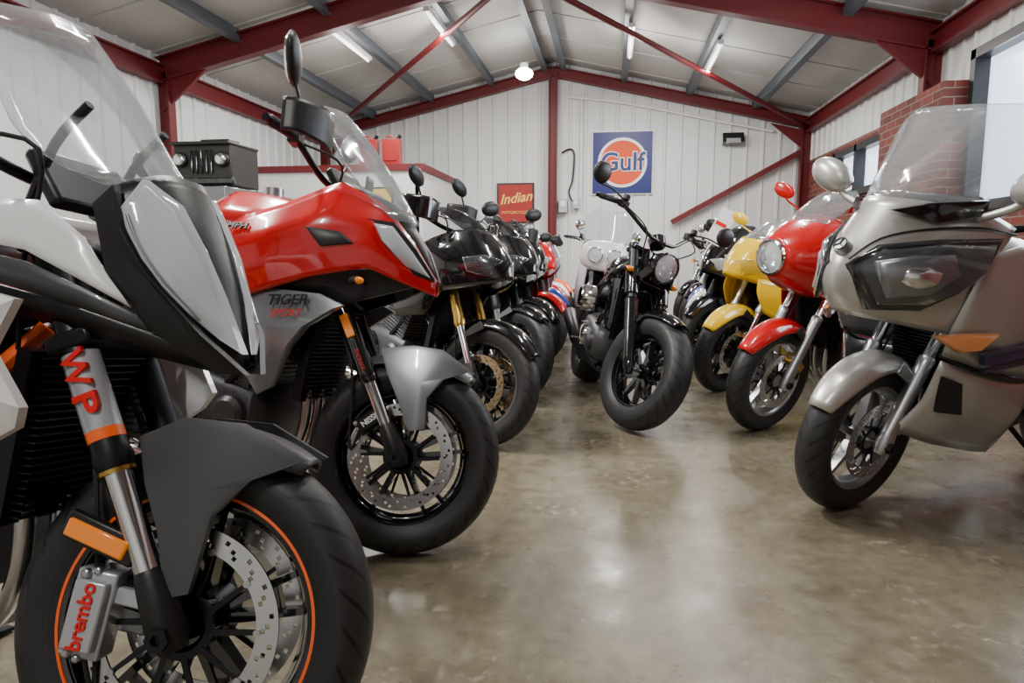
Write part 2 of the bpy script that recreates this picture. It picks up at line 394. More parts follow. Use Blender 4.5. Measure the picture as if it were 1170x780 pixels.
        if rad:
            ri=[(beam((cx+.34,0,cz+.02),(cx+.40,0,cz+.34),.035,.26),DMET)]
            for k in range(22): ri.append((box((cx+.362+.003*k,0,cz+.03+k*.014),(.05,.23,.003)),BLK))
            s.P('radiator',ri)
        for y in (-.07,0,.07):
            s.P('exhaust_header',[(tube(sm([(cx+.24,y,cz+.22),(cx+.34,y*1.1,cz+.10),(cx+.33,y,cz-.1),(cx+.2,y*.7,cz-.22),(cx-.1,y*.4-.04,cz-.24)],5),.019,10),pipe)])
        s.P('exhaust_muffler',[(tube([(cx-.12,-.06,cz-.23),(cx-.3,-.12,cz-.2),(cx-.42,-.16,cz-.14),(cx-.5,-.17,cz-.10),(cx-.85,-.2,cz+.06),(cx-.88,-.2,cz+.07)],[.03,.03,.035,.055,.06,.045],18),pipe)])
    def frame(s,m=DMET,hx=-.33,hz=.98,sz=.78,pvx=-.98):
        it=[(cyl((hx+.035,0,hz-.14),(hx-.04,0,hz+.05),.04),m)]
        for q in(-1,1):
            it+=[(tube(sm([(hx-.02,q*.04,hz-.02),(hx-.2,q*.15,hz-.12),(pvx+.12,q*.16,.66),(pvx,q*.13,.42)],4),.024,10),m),(tube(sm([(hx-.02,q*.03,hz-.12),(hx-.14,q*.13,hz-.3),(pvx+.35,q*.16,.5)],4),.018,8),m),
                 (tube([(pvx+.15,q*.12,.68),(-1.45,q*.09,sz+.06)],.014,8),m),(tube([(pvx+.03,q*.12,.5),(-1.4,q*.09,sz+.02)],.012,8),m)]
        s.P('frame',it)
        s.P('swingarm',[(beam((pvx,-.10,.4),(-s.wb,-.115,s.r),.08,.03,.05,.025),m),(beam((pvx,.10,.4),(-s.wb,.115,s.r),.08,.03,.05,.025),m),(box((pvx-.18,0,.39),(.06,.2,.06)),m)],bev=.006)
        s.P('shock_absorber',[(tube([(pvx-.0,0,.48),(pvx-.1,0,.72)],.03,14),BLK)])
        s.P('side_stand',[(tube([(pvx+.2,.12,.3),(pvx+.12,.24,.155),(pvx+.1,.30,.065)],.011,8),DMET),(box((pvx+.09,.31,.055),(.07,.04,.01)),DMET)])
        for q in(-1,1): s.P('footpeg',[(cyl((pvx+.06,q*.14,.36),(pvx+.04,q*.26,.37),.013,n=10),DMET)])
    def seat(s,z=.84,x0=-.75,x1=-1.5,m=SEAT,step=.06,w=.13):
        L=x1-x0;s.P('seat',[(lx([(x0,z-.02,z+.02,w*.6),(x0+L*.08,z-.05,z+.05,w*.8),(x0+L*.35,z-.07,z+.025,w),(x0+L*.52,z-.05,z+.045,w),(x0+L*.6,z-.03,z+.05+step,w*.85),(x0+L*.9,z-.0,z+.055+step,w*.7),(x1,z+.03,z+.04+step,w*.45)]),m)],sub=1)
    def tail(s,m,z=.8,x0=-1.0,x1=-1.72,w=.13):
        s.P('tail_fairing',[(lx([(x0,z-.1,z+.03,w),(x0-.2,z-.07,z+.08,w),(x1+.2,z-.0,z+.14,w*.85),(x1+.05,z+.05,z+.16,w*.6),(x1,z+.09,z+.14,w*.3)]),m)],sub=1)
        s.P('tail_light',[(lx([(x1+.03,z+.08,z+.13,w*.5),(x1-.015,z+.09,z+.12,w*.35)]),TXR)])
        s.P('licence_plate_bracket',[(beam((x1+.06,0,z+.06),(x1-.1,0,z-.22),.02,.1),BLK)])
    def tank(s,m,x0=-.36,x1=-.86,z=1.02,h=.2,w=.15):
        L=x1-x0;s.P('fuel_tank',[(lx([(x0,z-h*.6,z-.05,w*.5),(x0+L*.06,z-h*.85,z-.015,w*.8),(x0+L*.3,z-h,z+.015,w),(x0+L*.6,z-h,z,w*1.02),(x0+L*.85,z-h*1.05,z-.07,w*.75),(x1,z-h*.95,z-.14,w*.5)]),m)],sub=1)
        s.P('fuel_cap',[(cyl((x0+L*.32,0,z),(x0+L*.32,0,z+.022),.032),ALU)])
    def roundlamp(s,p,r=.09,shell=GBLK,ring=CHR,st=True,depth=.13):
        p=V3(p);X=Vector((1,0,-.05)).normalized()
        h=s.P('headlight',[(lathe([(0,-depth),(r*.5,-depth*.95),(r*.85,-depth*.6),(r,-.02),(r,0)],p,X,32),shell),(lathe([(r*.97,-.01),(r*1.04,-.002),(r*1.04,.012),(r*.94,.016),(r*.93,.0)],p,X,36),ring)],st)
        s.P('reflector',[(lathe([(.0,-.05),(r*.4,-.045),(r*.8,-.015),(r*.94,.006)],p,X,28),REFL),(ell(p-X*.02,(.014,.014,.014),10,6),DRL)],st,parent=h)
        s.P('lens',[(lathe([(0,.024),(r*.4,.022),(r*.75,.014),(r*.94,.006)],p,X,32),PLENS)],st,parent=h)
    def signal(s,p,q,st=False,l=.07,lens=AMB,stem=BLK,sz=(.03,.03,.02)):
        p=V3(p);e=p+Vector((0,q*l,0))
        s.P('turn_signal',[(cyl(p,e,.009,n=8),stem),(ell(e+Vector((.0,q*.02,0)),(sz[0],sz[1],sz[2]),14,8),stem),(ell(e+Vector((.008,q*.02,0)),(sz[0],sz[1]*.9,sz[2]*.85),14,8),lens)],st)
# ================================================================ generic bikes
def base(m,rimstyle='pair5',rim=GBLK,fork='usd',outer=DMET,disc=.155,discm=STEEL,fend=BLK,cal=BLK,inner=CHR,eng='inline',seg=48,split=None,cang=130,fk={},engm=ENG,pipe=STEEL,fd={}):
    m.wheel(True,rimstyle,rim,disc,discm,seg=seg);m.wheel(False,rimstyle,rim,.115,discm,sides=(-1,),seg=seg)
    m.fork(fork,outer,inner,split=split or (.34 if fork=='usd' else .40),**fk)
    m.caliper(cang,cal);m.fender(fend,**fd);m.engine(eng,m=engm,pipe=pipe);m.frame()
def sport(m,c,c2=None,glass=SMK,hz=.96,full=True,c3=None,lens=PLENS,cr=.3):
    c2=c2 or c;c3=c3 or c2
    m.P('front_fairing',[(both(cm([[(12,0,88),(10,0,96),(2,0,106),(-6,0,112)],[(9,5,86),(6,8,96),(-2,9,106),(-9,9,112)],[(-2,12,83),(-6,16,95),(-12,16,105),(-18,14,112)],[(-16,17,80),(-20,21,92),(-26,21,102),(-32,18,107)],[(-30,19,78),(-36,22,90),(-42,21,98),(-46,18,101)]])),c)],sub=2,solid=.004,cr=cr)
    for q in(-1,1):
        m.P('headlight',[(pnl([(8,4.5,97),(2,12,99),(-8,17.5,97),(-6,15.5,90),(4,10,88)],q,.01),lens),(pnl([(7,3,95),(1,11,97),(-7,16,94),(-6,14,89),(3,8,88)],q,-.01),REFL)],ang=60)
        if full:
            m.P('side_fairing',[(patch(cm([[(-18,18,82),(-34,22,88),(-52,21,92),(-66,18,90)],[(-16,20,70),(-36,25,74),(-55,25,76),(-72,19,80)],[(-26,20,52),(-42,25,52),(-60,24,56),(-80,18,64)],[(-38,15,34),(-50,20,30),(-70,19,32),(-92,14,42)],[(-42,6,30),(-54,8,24),(-74,8,25),(-96,5,34)]]),q<0),c2)],sub=2,solid=.004,cr=cr)
            m.P('side_graphic',[(pnl([(-28,24.5,72),(-54,26,76),(-72,20,78),(-66,23,70),(-44,26.5,62)],q,.004),c3)])
    m.P('windscreen',[(scr([(-.06,1.10,.10,.05),(-.16,1.18,.13,.10),(-.27,1.24,.12,.10),(-.34,1.26,.07,.04)]),glass)],sub=1,solid=.003)
    m.tank(c);m.seat();m.tail(c2)
def naked(m,c,lampr=.09,shell=GBLK,ring=CHR):
    m.roundlamp(m.at(.66,0,.13),lampr,shell,ring);m.tank(c,z=1.0,h=.2);m.seat(z=.80,step=.02);m.tail(c,z=.74)
    for q in(-1,1): m.signal(m.at(.6,q*.12,.04),q,True)
    m.P('instrument_cluster',[(cyl(m.at(.78,-.05,.05),m.at(.83,-.05,.03),.045),DMET),(cyl(m.at(.78,.05,.05),m.at(.83,.05,.03),.045),DMET),(beam(m.at(.79,-.09,.04),m.at(.79,.09,.04),.03,.02),DMET)],True)
def sportbars(m,**k):
    d=dict(hx=-.3,hz=1.06,w=.33,pull=.1,rise=.03,mh=.14,mx=.1,mout=.03);d.update(k);m.bars(**d)
# ================================================================ hero: near sports tourer
def bikeK():
    m=Moto('grey, white and orange sport tourer with tall clear screen',(-.765,1.05),-8,8,16,r=.33,hw=.064)
    m.wheel(True,'pair5',GBLK,.178,STEEL,stripe=ORNG,seg=96);m.wheel(False,'pair5',GBLK,.12,STEEL,sides=(-1,),seg=40)
    m.fork('usd',DMET,CHR,BLK,split=.32,ring=GOLD,ro=.031,ri=.0235,L=.78)
    m.caliper(172,LGR,'brembo',TXR,rad=.152,long=.15,ts=.036,wd=1.25)
    m.fender(FGR,56,112,.03,.08,.045,brace=None)
    for q in(-1,1):
        m.P('fender_side',[(pnl([(-11,7.5,66),(-3,8,70),(8,8,69.5),(20,7,63.5),(11,9.4,59.5),(5,10.2,53),(3,11.5,40),(-1,11.5,39),(-4,10.8,50),(-8,9.5,58)],q,.003,.88),FGR)],True,ang=50)
        m.P('side_reflector',[(box((-.135,q*.125,.485),(.115,.012,.032),Matrix.Rotation(R(20),4,'Y')),AMB),(box((-.13,q*.115,.485),(.14,.02,.05),Matrix.Rotation(R(20),4,'Y')),BLK)],True,bev=.004)
    st=m.P('fork_sticker',[(tube([m.at(.375,-.105),m.at(.52,-.105)],.0318,20,caps=False),LGR),(tube([m.at(.355,-.105),m.at(.375,-.105)],.0318,20,caps=False),ORNG)],True)
    dr=-m.a;up=Vector((math.cos(m.rake),0,math.sin(m.rake)))
    text('fork_lettering','W',.058,TM(m.at(.490,-.105-.030),dr,up),TXR,st,T=m.T,bold=.0012,sx=1.1,ext=.005)
    text('fork_lettering','P',.058,TM(m.at(.425,-.105-.030),dr,up),TXR,st,T=m.T,bold=.0012,sx=1.4,ext=.005)
    m.engine('inline',cz=.48);m.frame(ORNG);m.seat(z=.86);m.tail(WHT)
    m.tank(GRY,z=1.08,x0=-.42,h=.24,w=.19)
    m.P('front_cowl',[(both(cm([[(-5,0,114.5),(0,0,106),(5.5,0,94),(8.5,0,82)],[(-6,5,115),(-.5,5,106),(5.5,4,92),(8.5,1.6,81)],[(-10,11.5,112),(-5,12,101),(2,8.5,88),(7,3,80)],[(-13,12,109),(-9,12.5,99),(-1,9,86),(6,3,79)]])),BLK)],sub=2,solid=.004,cr=.2)
    for q in(-1,1):
        m.P('headlight',[(pnl([(-7,9.3,113),(-2.4,6,109),(2.4,5.2,101),(6,4,93),(9.6,2,82.6),(7.5,5.4,85),(4,8.8,89),(0,11,93.5),(-3.4,12.7,98.5),(-6,13.2,103),(-8,13,107)],q,.008,.86),PLENS),(pnl([(-7,9,112),(-3,6.5,108),(1.6,5.8,100),(5,5,92),(7,4.4,87),(3,8.6,91),(-3,11.8,99),(-7.2,12.2,106)],q,-.001,.9),LWHT),(tube(sm([(-.065,q*.128,1.06),(-.04,q*.126,1.01),(.0,q*.112,.95),(.05,q*.08,.885)],4),.003,6),LSIL)],ang=75)
        m.P('cowl_side_trim',[(pnl([(-14,13,108),(-9,13.6,111),(-7,14.4,104),(-2,13,96),(6,9,86),(11,3,79),(6,4,79),(-3,10,86),(-10,13.4,96)],q,.004),BLK)])
        m.P('upper_side_panel',[(patch(cm([[(-70,12,114),(-42,14,109.5),(-24,14.5,108.5),(-14,14.5,102)],[(-66,18,109),(-42,17,106),(-25,16.5,104.5),(-9,13.5,95)],[(-60,19,105),(-42,18,102),(-24,17,99.5),(-5,12.5,90)]]),q<0),WHT)],sub=1,solid=.005,cr=.7)
        m.P('middle_side_panel',[(patch(cm([[(-60,18.4,102),(-42,17.6,100.5),(-24,16.6,97.5),(-5,11.5,89)],[(-60,19,98.5),(-42,18,96),(-24,16,92.5),(-3,10,86)]]),q<0),FGR)],sub=1,solid=.005,cr=.7)
        m.P('lower_side_panel',[(patch(cm([[(-60,18,98),(-42,16.8,95.5),(-22,15,91.5),(-4,10.5,86),(9,2.4,80.5)],[(-60,14,95),(-42,13,91),(-22,11,86.5),(-4,7,81.5),(5,1.6,79)]]),q<0),BLK)],sub=1,solid=.005,cr=.7)
        m.P('radiator_shroud',[(pnl([(-60,25,97),(-25,24,92),(-18,23,90.5),(-22,24,82),(-16,23,73),(-18,22,69.5),(-24,23,66),(-45,25,72),(-62,25,80)],q,.016,.84),WHT)])
        m.P('shroud_insert',[(pnl([(-44,27.5,91),(-26,26.8,89),(-21,26,87),(-32,27.5,84),(-46,28,85)],q,.006),ORNG)])
        m.P('shroud_intake',[(pnl([(-42,27.5,82),(-27,26.6,80),(-24,26,74),(-38,27,74)],q,.004),BLK)])
        m.P('screen_mount',[(tube(sm([(-.35,q*.09,1.06),(-.28,q*.09,1.2),(-.2,q*.09,1.27)],4),.009,8),BLK)])
    m.P('windscreen',[(scr([(-.34,1.47,.12,.09),(-.26,1.38,.145,.13),(-.17,1.27,.155,.17),(-.10,1.17,.145,.18),(-.05,1.12,.10,.10)],14),GLS)],sub=1,solid=.004)
    m.P('dashboard',[(box((-.30,0,1.14),(.03,.2,.13),Matrix.Rotation(R(-35),4,'Y')),BLK)],bev=.01)
    m.bars(-.36,1.16,w=.40,pull=.12,rise=.03,mh=.15,mout=.02,ms=1.1)
    m.P('clutch_reservoir',[(cyl((-.40,-.26,1.18),(-.40,-.26,1.245),.026),SMK),(cyl((-.40,-.26,1.24),(-.40,-.26,1.262),.029),BLK)],True)
# ================================================================ hero: red adventure tourer
def bikeT():
    m=Moto('red and grey adventure sport motorcycle with clear windscreen',(-.70,2.12),-8,8,16,r=.325,hw=.062)
    TG=mat('metallic_grey_paint',(.23,.25,.27),.3,.5,coat=.7)
    m.wheel(True,'pair5',GBLK,.175,STEEL,seg=88);m.wheel(False,'pair5',GBLK,.12,STEEL,sides=(-1,),seg=40)
    m.fork('usd',GBLK,CHR,BLK,split=.28,ro=.029,L=.80)
    m.caliper(128,DMET,'NISSIN',TXW,rad=.152,long=.12,ts=.026)
    text('fork_lettering','SHOWA',.02,TM(m.at(.34,-.105-.0315),-m.a,(1,0,.4)),TXR,m.e,T=m.T)
    for q in(-1,1):
        m.P('side_reflector',[(beam(m.at(.42,q*.137),m.at(.50,q*.137),.028,.01),AMB)],True,bev=.003)
        m.P('fender_side',[(pnl([(-9,7.6,68),(2,8,69.5),(12,8,68.5),(22,7,62),(13,9.4,58.5),(8,10.2,52),(8,11.5,42),(3,11.5,41),(-1,10.6,50),(-6,9.6,60)],q,.004,.88),TG)],True,ang=50)
    m.fender(TG,50,116,.03,.08,.045,brace=None)
    m.engine('inline',cz=.48,cov=DMET);m.frame(DMET);m.seat(z=.86);m.tail(RED)
    m.P('fuel_tank',[(both(cm([[(-82,0,108),(-76,0,118),(-62,0,123),(-48,0,121),(-34,0,117),(-24,0,117)],[(-82,7,107),(-76,9,117),(-62,11,121.5),(-48,12,119.5),(-34,12,116),(-24,11,116)],[(-80,12,101),(-75,16,108),(-62,20,113),(-48,21,112),(-34,19,111),(-24,16,113)],[(-74,12,94),(-70,16,97),(-62,20,99),(-50,22,100),(-36,22,104),(-24,19,106)]])),RED)],sub=2,solid=.004,cr=.6)
    m.P('fuel_cap',[(cyl((-.55,0,1.21),(-.55,0,1.245),.035),ALU)])
    for q in(-1,1):
        m.P('side_shroud',[(patch(cm([[(-66,19,105),(-50,21,111),(-36,19,115),(-20,13,123),(-6,8,116),(3,4,104),(10,0.5,92)],[(-68,22,99),(-52,26,101),(-38,26,104),(-22,21,110),(-8,14,109),(2,8,99),(10,1.5,90)],[(-63,22,91),(-54,26,90),(-39,26.5,95),(-24,22.5,99),(-8,15.5,102),(2,9.5,95),(10,1.5,88.5)],[(-58,21,85),(-54,23,82),(-40,24,86),(-24,21.5,91),(-8,15,94.5),(2,9,90),(10,.5,86.5)]]),q<0),RED)],sub=2,solid=.005,cr=.7)
        m.P('air_intake',[(pnl([(-26,23.4,106.5),(-16,19.8,105.5),(-12,18.4,102),(-21,22.6,100.5)],q,.004),BLK)])
        m.P('headlight',[(pnl([(-7,14.0,109),(-2,11,108.5),(4,7.8,100.5),(9,3.8,92.5),(3,9.8,95.5),(-4,14.2,103.5)],q,.010),PLENS),(pnl([(-6,13.4,108),(-2,10,107),(3,6.9,100),(7,3.4,94),(2,9,96),(-4,13.2,103)],q,.001),LSIL)],ang=60)
        m.P('headlight_trim',[(pnl([(-9,14,110.5),(-2,9.8,110),(5,6.6,101.5),(10.5,2.4,91.5),(2,9.4,93.8),(-6,14.2,102)],q,.001),BLK)])
        m.P('inner_panel',[(pnl([(-60,18,92),(-20,18,94),(-6,12,94),(6,5,90),(-6,10,86),(-28,14,80),(-56,16,80)],q,.01),BLK)])
        lp=m.P('lower_side_panel',[(pnl([(-57,21,85),(-40,22,87),(-22,20,85.5),(-14,19,82),(-26,20,75),(-32,20,68),(-38,20,55),(-44,20,52),(-50,20,60),(-54,20.5,74)],q,.012,.88),TG)])
        if q<0:
            text('panel_lettering','TIGER',.046,TM((-.315,-.238,.830),(1,.06,.03),(0,0,1)),TXK,lp,shear=.3,sx=1.15,bold=.0006,ext=.002)
            text('panel_lettering','SPORT',.034,TM((-.315,-.240,.788),(1,.06,.03),(0,0,1)),TXR,lp,shear=.2,sx=1.1,ext=.001)
    text('tank_lettering','TRIUMPH',.034,TM((-.545,-.247,1.072),(1,-.0,-.10),(0,.62,1)),TXK,m.e,sx=1.15,bold=.0006,ext=.003)
    m.P('front_cowl',[(both(cm([[(-20,0,124),(-6,0,119),(4,0,107),(10,0,92)],[(-20,7,124),(-6,5,118),(4,3,106),(10,.6,92)],[(-20,13,123),(-6,8,116),(3,4,104),(10,.5,92)]])),BLK)],sub=1,solid=.004)
    m.P('windscreen',[(scr([(-.27,1.50,.09,.03),(-.22,1.45,.13,.07),(-.12,1.33,.15,.10),(-.03,1.19,.135,.09),(.02,1.11,.08,.05)],12),GLS)],sub=1,solid=.004)
    m.P('dashboard',[(box((-.25,0,1.24),(.03,.19,.11),Matrix.Rotation(R(-30),4,'Y')),BLK)],bev=.01)
    m.bars(-.32,1.33,w=.38,pull=.10,rise=.09,mh=.19,mout=.03,ms=1.25,tilt=45,mx=.0,guard=BLK)
    for q in(-1,1): m.signal((-.1,q*.13,.90),q,l=.04,sz=(.022,.022,.015))
# ================================================================ hero: silver tourer
def bikeF():
    m=Moto('silver touring motorcycle with large windshield and full fairing',(.92,2.79),-147,8,6,r=.31,hw=.062,wb=1.5)
    m.wheel(True,'sing5',ALU,.15,STEEL,seg=80);m.wheel(False,'sing5',ALU,.12,STEEL,sides=(-1,),seg=36)
    m.fork('rwu',ALU,CHR,ALU,split=.36,ro=.029,L=.80);m.caliper(140,SIL,rad=.13)
    m.fender(SIL,28,150,.028,.082,.055,brace=ALU)
    m.engine('inline',m=ENG);m.frame(DMET);m.seat(z=.84);m.tail(SIL,w=.15);m.tank(SIL,z=1.08,x0=-.42,w=.18,h=.22)
    m.P('front_fairing',[(both(cm([[(22,0,81),(28,0,88),(29,0,98),(21,0,109),(12,0,121)],[(20,5,80),(25,7,88),(26,7,99),(17,8,110),(9,8,121)],[(11,12,79),(16,14,86),(14,15,102),(5,16,111),(-2,16,120)],[(0,19,77),(2,21,86),(-3,23,104),(-10,24,112),(-16,22,118)],[(-10,23,76),(-8,26,86),(-12,27,101),(-20,27,108),(-28,24,113)]])),SIL)],sub=2,solid=.005,cr=.2)
    LD=mat('lamp_dark',(.012,.012,.015),.12,0,coat=1)
    NV=mat('navy_stripe',(.01,.02,.09),.25,coat=1)
    for q in(-1,1):
        m.P('side_fairing',[(patch(cm([[(-12,27,104),(-28,28,108),(-50,26,106),(-72,20,100)],[(-7,26.5,92),(-30,31,95),(-55,30,92),(-80,22,88)],[(-5,24,78),(-28,31.5,78),(-54,30,75),(-80,22,74)],[(-8,21,68),(-24,27,63),(-52,27,58),(-76,20,58)]]),q<0),SIL)],sub=2,solid=.005,cr=.45)
        m.P('lower_fairing',[(patch(cm([[(-9,20.5,66),(-24,26.0,61),(-52,26,56),(-76,19.5,57)],[(-9,17,50),(-22,24.5,47),(-50,27,40),(-74,19,44)],[(-3,12,37),(-17,17,32),(-50,21,25),(-70,15,34)]]),q<0),SIL)],sub=2,solid=.005,cr=.4)
        m.P('fairing_gap',[(tube(sm([(-.09,q*.20,.68),(-.24,q*.262,.62),(-.52,q*.262,.57),(-.76,q*.2,.575)],4),.010,6),BLK)])
        m.P('lower_vent',[(pnl([(-11,21.5,60),(-17,25,58),(-20,25.4,46),(-13,21,46)],q,.0),BLK)])
        m.P('headlight',[(pnl([(27,5,98),(20,11,105.5),(4,20.5,108.5),(-16,28,110),(-9,29.2,99),(-2,25.8,91),(8,20.4,84.5),(22,11.2,83.5)],q,.014,.90),LD),(pnl([(22,11.8,100),(12,17.8,103),(1,23.8,104),(-1,25.8,97),(7,21.8,89.5),(18,14.6,88)],q,.014,.85),LSIL),(pnl([(15,17.0,99),(9,20.4,100),(4,23.2,98),(6,22.8,93),(12,19.2,91.5),(16,16.8,94)],q,.014,.8),REFL)],ang=60)
        m.P('headlight_lens',[(pnl([(26,6,98),(20,11.4,104.5),(4,21,107.5),(-13,28,108),(-8,29.4,99),(-2,26.2,92),(8,20.8,86),(21,11.8,85)],q,.028,.86),LENS)],ang=60)
        m.P('turn_signal',[(pnl([(2,23.5,76),(-8,28,77.5),(-20,31.8,78),(-12,31,72),(-6,28,71)],q,.012),mat('signal_clear',(.75,.28,.10),.12,coat=1))],ang=60)
        m.P('side_vent',[(pnl([(-34,33,90),(-62,30.5,92),(-66,29.5,86),(-40,32.8,82)],q,.0),BLK)])
        m.P('side_stripe',[(pnl([(-16,30,70.5),(-38,32.6,73),(-62,32,75),(-62,32,71),(-38,32.2,68.5),(-18,30,66)],q,.0),NV)])
        m.P('side_stripe',[(pnl([(-20,29.6,64.5),(-38,31.4,66.5),(-62,31.2,69),(-62,31,67.6),(-38,31,65),(-21,29.4,63)],q,.0),NV)])
        m.P('screen_garnish',[(pnl([(15,8,117),(5,15,120),(-13,22.5,122),(-10,24,117),(4,18,114)],q,.004),GBLK)])
        m.P('cowl_seam',[(tube(sm([(.275,q*.05,1.0),(.19,q*.09,1.075),(.06,q*.16,1.115),(-.10,q*.24,1.13),(-.26,q*.26,1.11)],4),.004,5),BLK)])
        mi=m.P('mirror_stalk',[(tube(sm([(-.10,q*.22,1.16),(-.10,q*.32,1.20),(-.10,q*.36,1.24)],4),.014,10),SIL)])
        m.P('mirror_housing',[(ell((-.09,q*.40,1.28),(.05,.10,.062),20,12,Matrix.Rotation(R(q*25),4,'X')),SIL)],parent=mi)
        m.P('mirror_glass',[(ell((-.118,q*.40,1.28),(.028,.09,.052),20,12,Matrix.Rotation(R(q*25),4,'X')),MIR)],parent=mi)
    X=Vector((1,0,.73)).normalized();EC=Vector((.262,0,1.04))
    m.P('emblem',[(lathe([(0,.010),(.028,.009),(.030,-.02)],EC,X,24),ALU),(lathe([(.022,.0125),(.026,.0125),(.026,.006)],EC,X,24),DMET)]+[(beam(EC+X*.012,EC+X*.012+Vector((-.6*.022*math.cos(t),.022*math.sin(t),.8*.022*math.cos(t))),.004,.003,side=X),DMET) for t in(0,2.09,4.19)])
    m.P('windscreen',[(scr([(-.20,1.54,.20,.06),(-.16,1.50,.26,.11),(-.05,1.39,.285,.20),(.06,1.28,.275,.29),(.11,1.20,.23,.27)],14),GLS)],sub=1,solid=.004)
    m.P('dashboard',[(box((-.2,0,1.17),(.05,.3,.12),Matrix.Rotation(R(-30),4,'Y')),BLK)],bev=.01)
    m.bars(-.35,1.14,w=.36,pull=.14,rise=.03,mirrors=False)
# ================================================================ hero: black cruiser bobber
def bikeC():
    m=Moto('black cruiser motorcycle with round headlight and fat tyres',(.12,3.9),-78,9,26,r=.335,hw=.078,rake=29,wb=1.55)
    m.wheel(True,'sing10',GBLK,.15,STEEL,sides=(1,),seg=72,rb=.215);m.wheel(False,'sing10',GBLK,.13,STEEL,sides=(-1,),seg=40,rb=.215)
    m.fork('rwu',GBLK,DMET,BLK,split=.42,ro=.039,ri=.031,L=.80,sp=.118,clamp=GBLK);m.caliper(140,BLK,sides=(1,),rad=.13)
    m.fender(GBLK,62,140,.03,.09,.05,brace=GBLK)
    m.engine('vtwin',m=ENG,cov=CHR,pipe=DMET,cx=-.78,cz=.44,w=.21);m.frame(GBLK,pvx=-1.1,sz=.64)
    m.P('air_cleaner',[(lathe([(0,-.30),(.07,-.30),(.085,-.28),(.085,-.2),(0,-.2)],(-.74,0,.68),n=28),CHR)])
    m.tank(GBLK,x0=-.42,x1=-.98,z=.99,h=.24,w=.17);m.seat(z=.72,x0=-.95,x1=-1.45,step=-.02,w=.15);m.fender(GBLK,55,160,.03,.11,.06,brace=None,front=False)
    m.roundlamp(m.at(.62,0,.15),.090,GBLK,GBLK)
    for q in(-1,1):
        m.P('headlight_bracket',[(beam(m.at(.56,q*.11,.05),m.at(.6,q*.08,.12),.06,.014),GBLK)],True)
        m.P('fork_cover',[(tube([m.at(.46,q*.118),m.at(.62,q*.118)],[.042,.044],18),GBLK)],True)
        m.signal(m.at(.6,q*.12,.03),q,True,l=.04)
        m.P('radiator_cover',[(pnl([(-36,13,84),(-44,16,84),(-50,16,52),(-42,13,50)],q,.006),GBLK)])
    m.P('instrument_cluster',[(tube([m.at(.80,0,.08),m.at(.85,0,.07)],[.05,.055],24),GBLK)],True)
    m.bars(-.30,1.22,w=.43,pull=.16,rise=.12,mh=.075,round_=True,ms=1.45,barm=GBLK,mout=.19)
# ================================================================ hero: red cafe fairing
def bikeR():
    m=Moto('red sports classic with round headlight half fairing',(.85,4.0),-146,8,8,r=.315,hw=.06)
    base(m,'pair5',ALU,'rwu',ALU,disc=.155,fend=RED,cal=GOLD,seg=64,fd=dict(a0=35,a1=150,w=.082,sk=.06))
    m.P('front_fairing',[(lx([(.115,.90,1.09,.095,2),(.09,.875,1.115,.125,2),(.02,.835,1.16,.175,2.2),(-.08,.79,1.21,.215,2.3),(-.20,.765,1.23,.235,2.4),(-.28,.77,1.20,.235,2.4)],28,caps=False),RED)],sub=1,solid=.005)
    m.roundlamp((.12,0,.995),.092,RED,CHR,st=False)
    m.P('windscreen',[(scr([(-.02,1.17,.12,.06),(-.10,1.25,.15,.1),(-.22,1.33,.14,.1),(-.3,1.36,.08,.04)]),GLS)],sub=1,solid=.003)
    m.tank(RED,z=1.04,w=.16,h=.22);m.seat(z=.83);m.tail(RED)
    for q in(-1,1): m.P('side_fairing',[(patch(cm([[(-24,23,80),(-45,23,86),(-66,18,84)],[(-26,22,62),(-48,24,64),(-70,18,68)],[(-36,17,42),(-52,19,38),(-76,16,44)]]),q<0),RED)],sub=2,solid=.004)
    sportbars(m,hx=-.28,hz=1.14,mh=.16,mm=RED,ms=1.0,mout=.06)
def bikeY():
    m=Moto('yellow sports motorcycle with full fairing',(.79,5.1),-144,8,8,r=.315,hw=.06)
    base(m,'pair5',DMET,'usd',ALU,fend=YEL,cal=GOLD,seg=56,fd=dict(a0=35,a1=135,w=.08,sk=.06));sport(m,YEL,YEL,glass=GLS,c3=mat('dark_red',(.2,.01,.01),.3,coat=1),lens=LENS,cr=.4)
    for q in(-1,1): m.P('fairing_wing',[(patch(cm([[(-6,14,86),(-18,19,84),(-32,22,86)],[(-4,16,76),(-16,21,72),(-32,25,72)],[(-12,18,62),(-24,21,56),(-36,24,54)]]),q<0),YEL)],sub=2,solid=.004,cr=.3)
    sportbars(m,mm=YEL)
bikeK();bikeT();bikeF();bikeC();bikeR();bikeY()
def b3():
    m=Moto('black sports tourer with gold forks and gold brake discs',(-.68,3.44),-32,8,8)
    base(m,'pair5',GBLK,'usd',GOLD,discm=mat('bronze_disc',(.50,.38,.22),.28,1),fend=GBLK,seg=56,fd=dict(a0=30,a1=140));sport(m,GBLK,BLK,SMK,full=False,lens=LENS)
    for q in(-1,1):
        m.P('side_fairing',[(pnl([(-20,19,80),(-40,22,92),(-60,19,92),(-66,18,80),(-50,22,64),(-30,20,66)],q,.02),GBLK)])
    m.bars(-.32,1.18,w=.38,pull=.12,rise=.05,mh=.15,mout=.03,ms=1.1,guard=GBLK)
b3()
def b4():
    m=Moto('black adventure motorcycle with smoked screen',(-.68,4.5),-42,8,8)
    base(m,'pair5',GBLK,'usd',DMET,fend=GBLK,seg=48);sport(m,GBLK,BLK,SMK,full=False,lens=LENS)
    m.bars(-.34,1.20,w=.42,pull=.12,rise=.05,mh=.16,mout=.03,ms=1.2,guard=BLK)
b4()
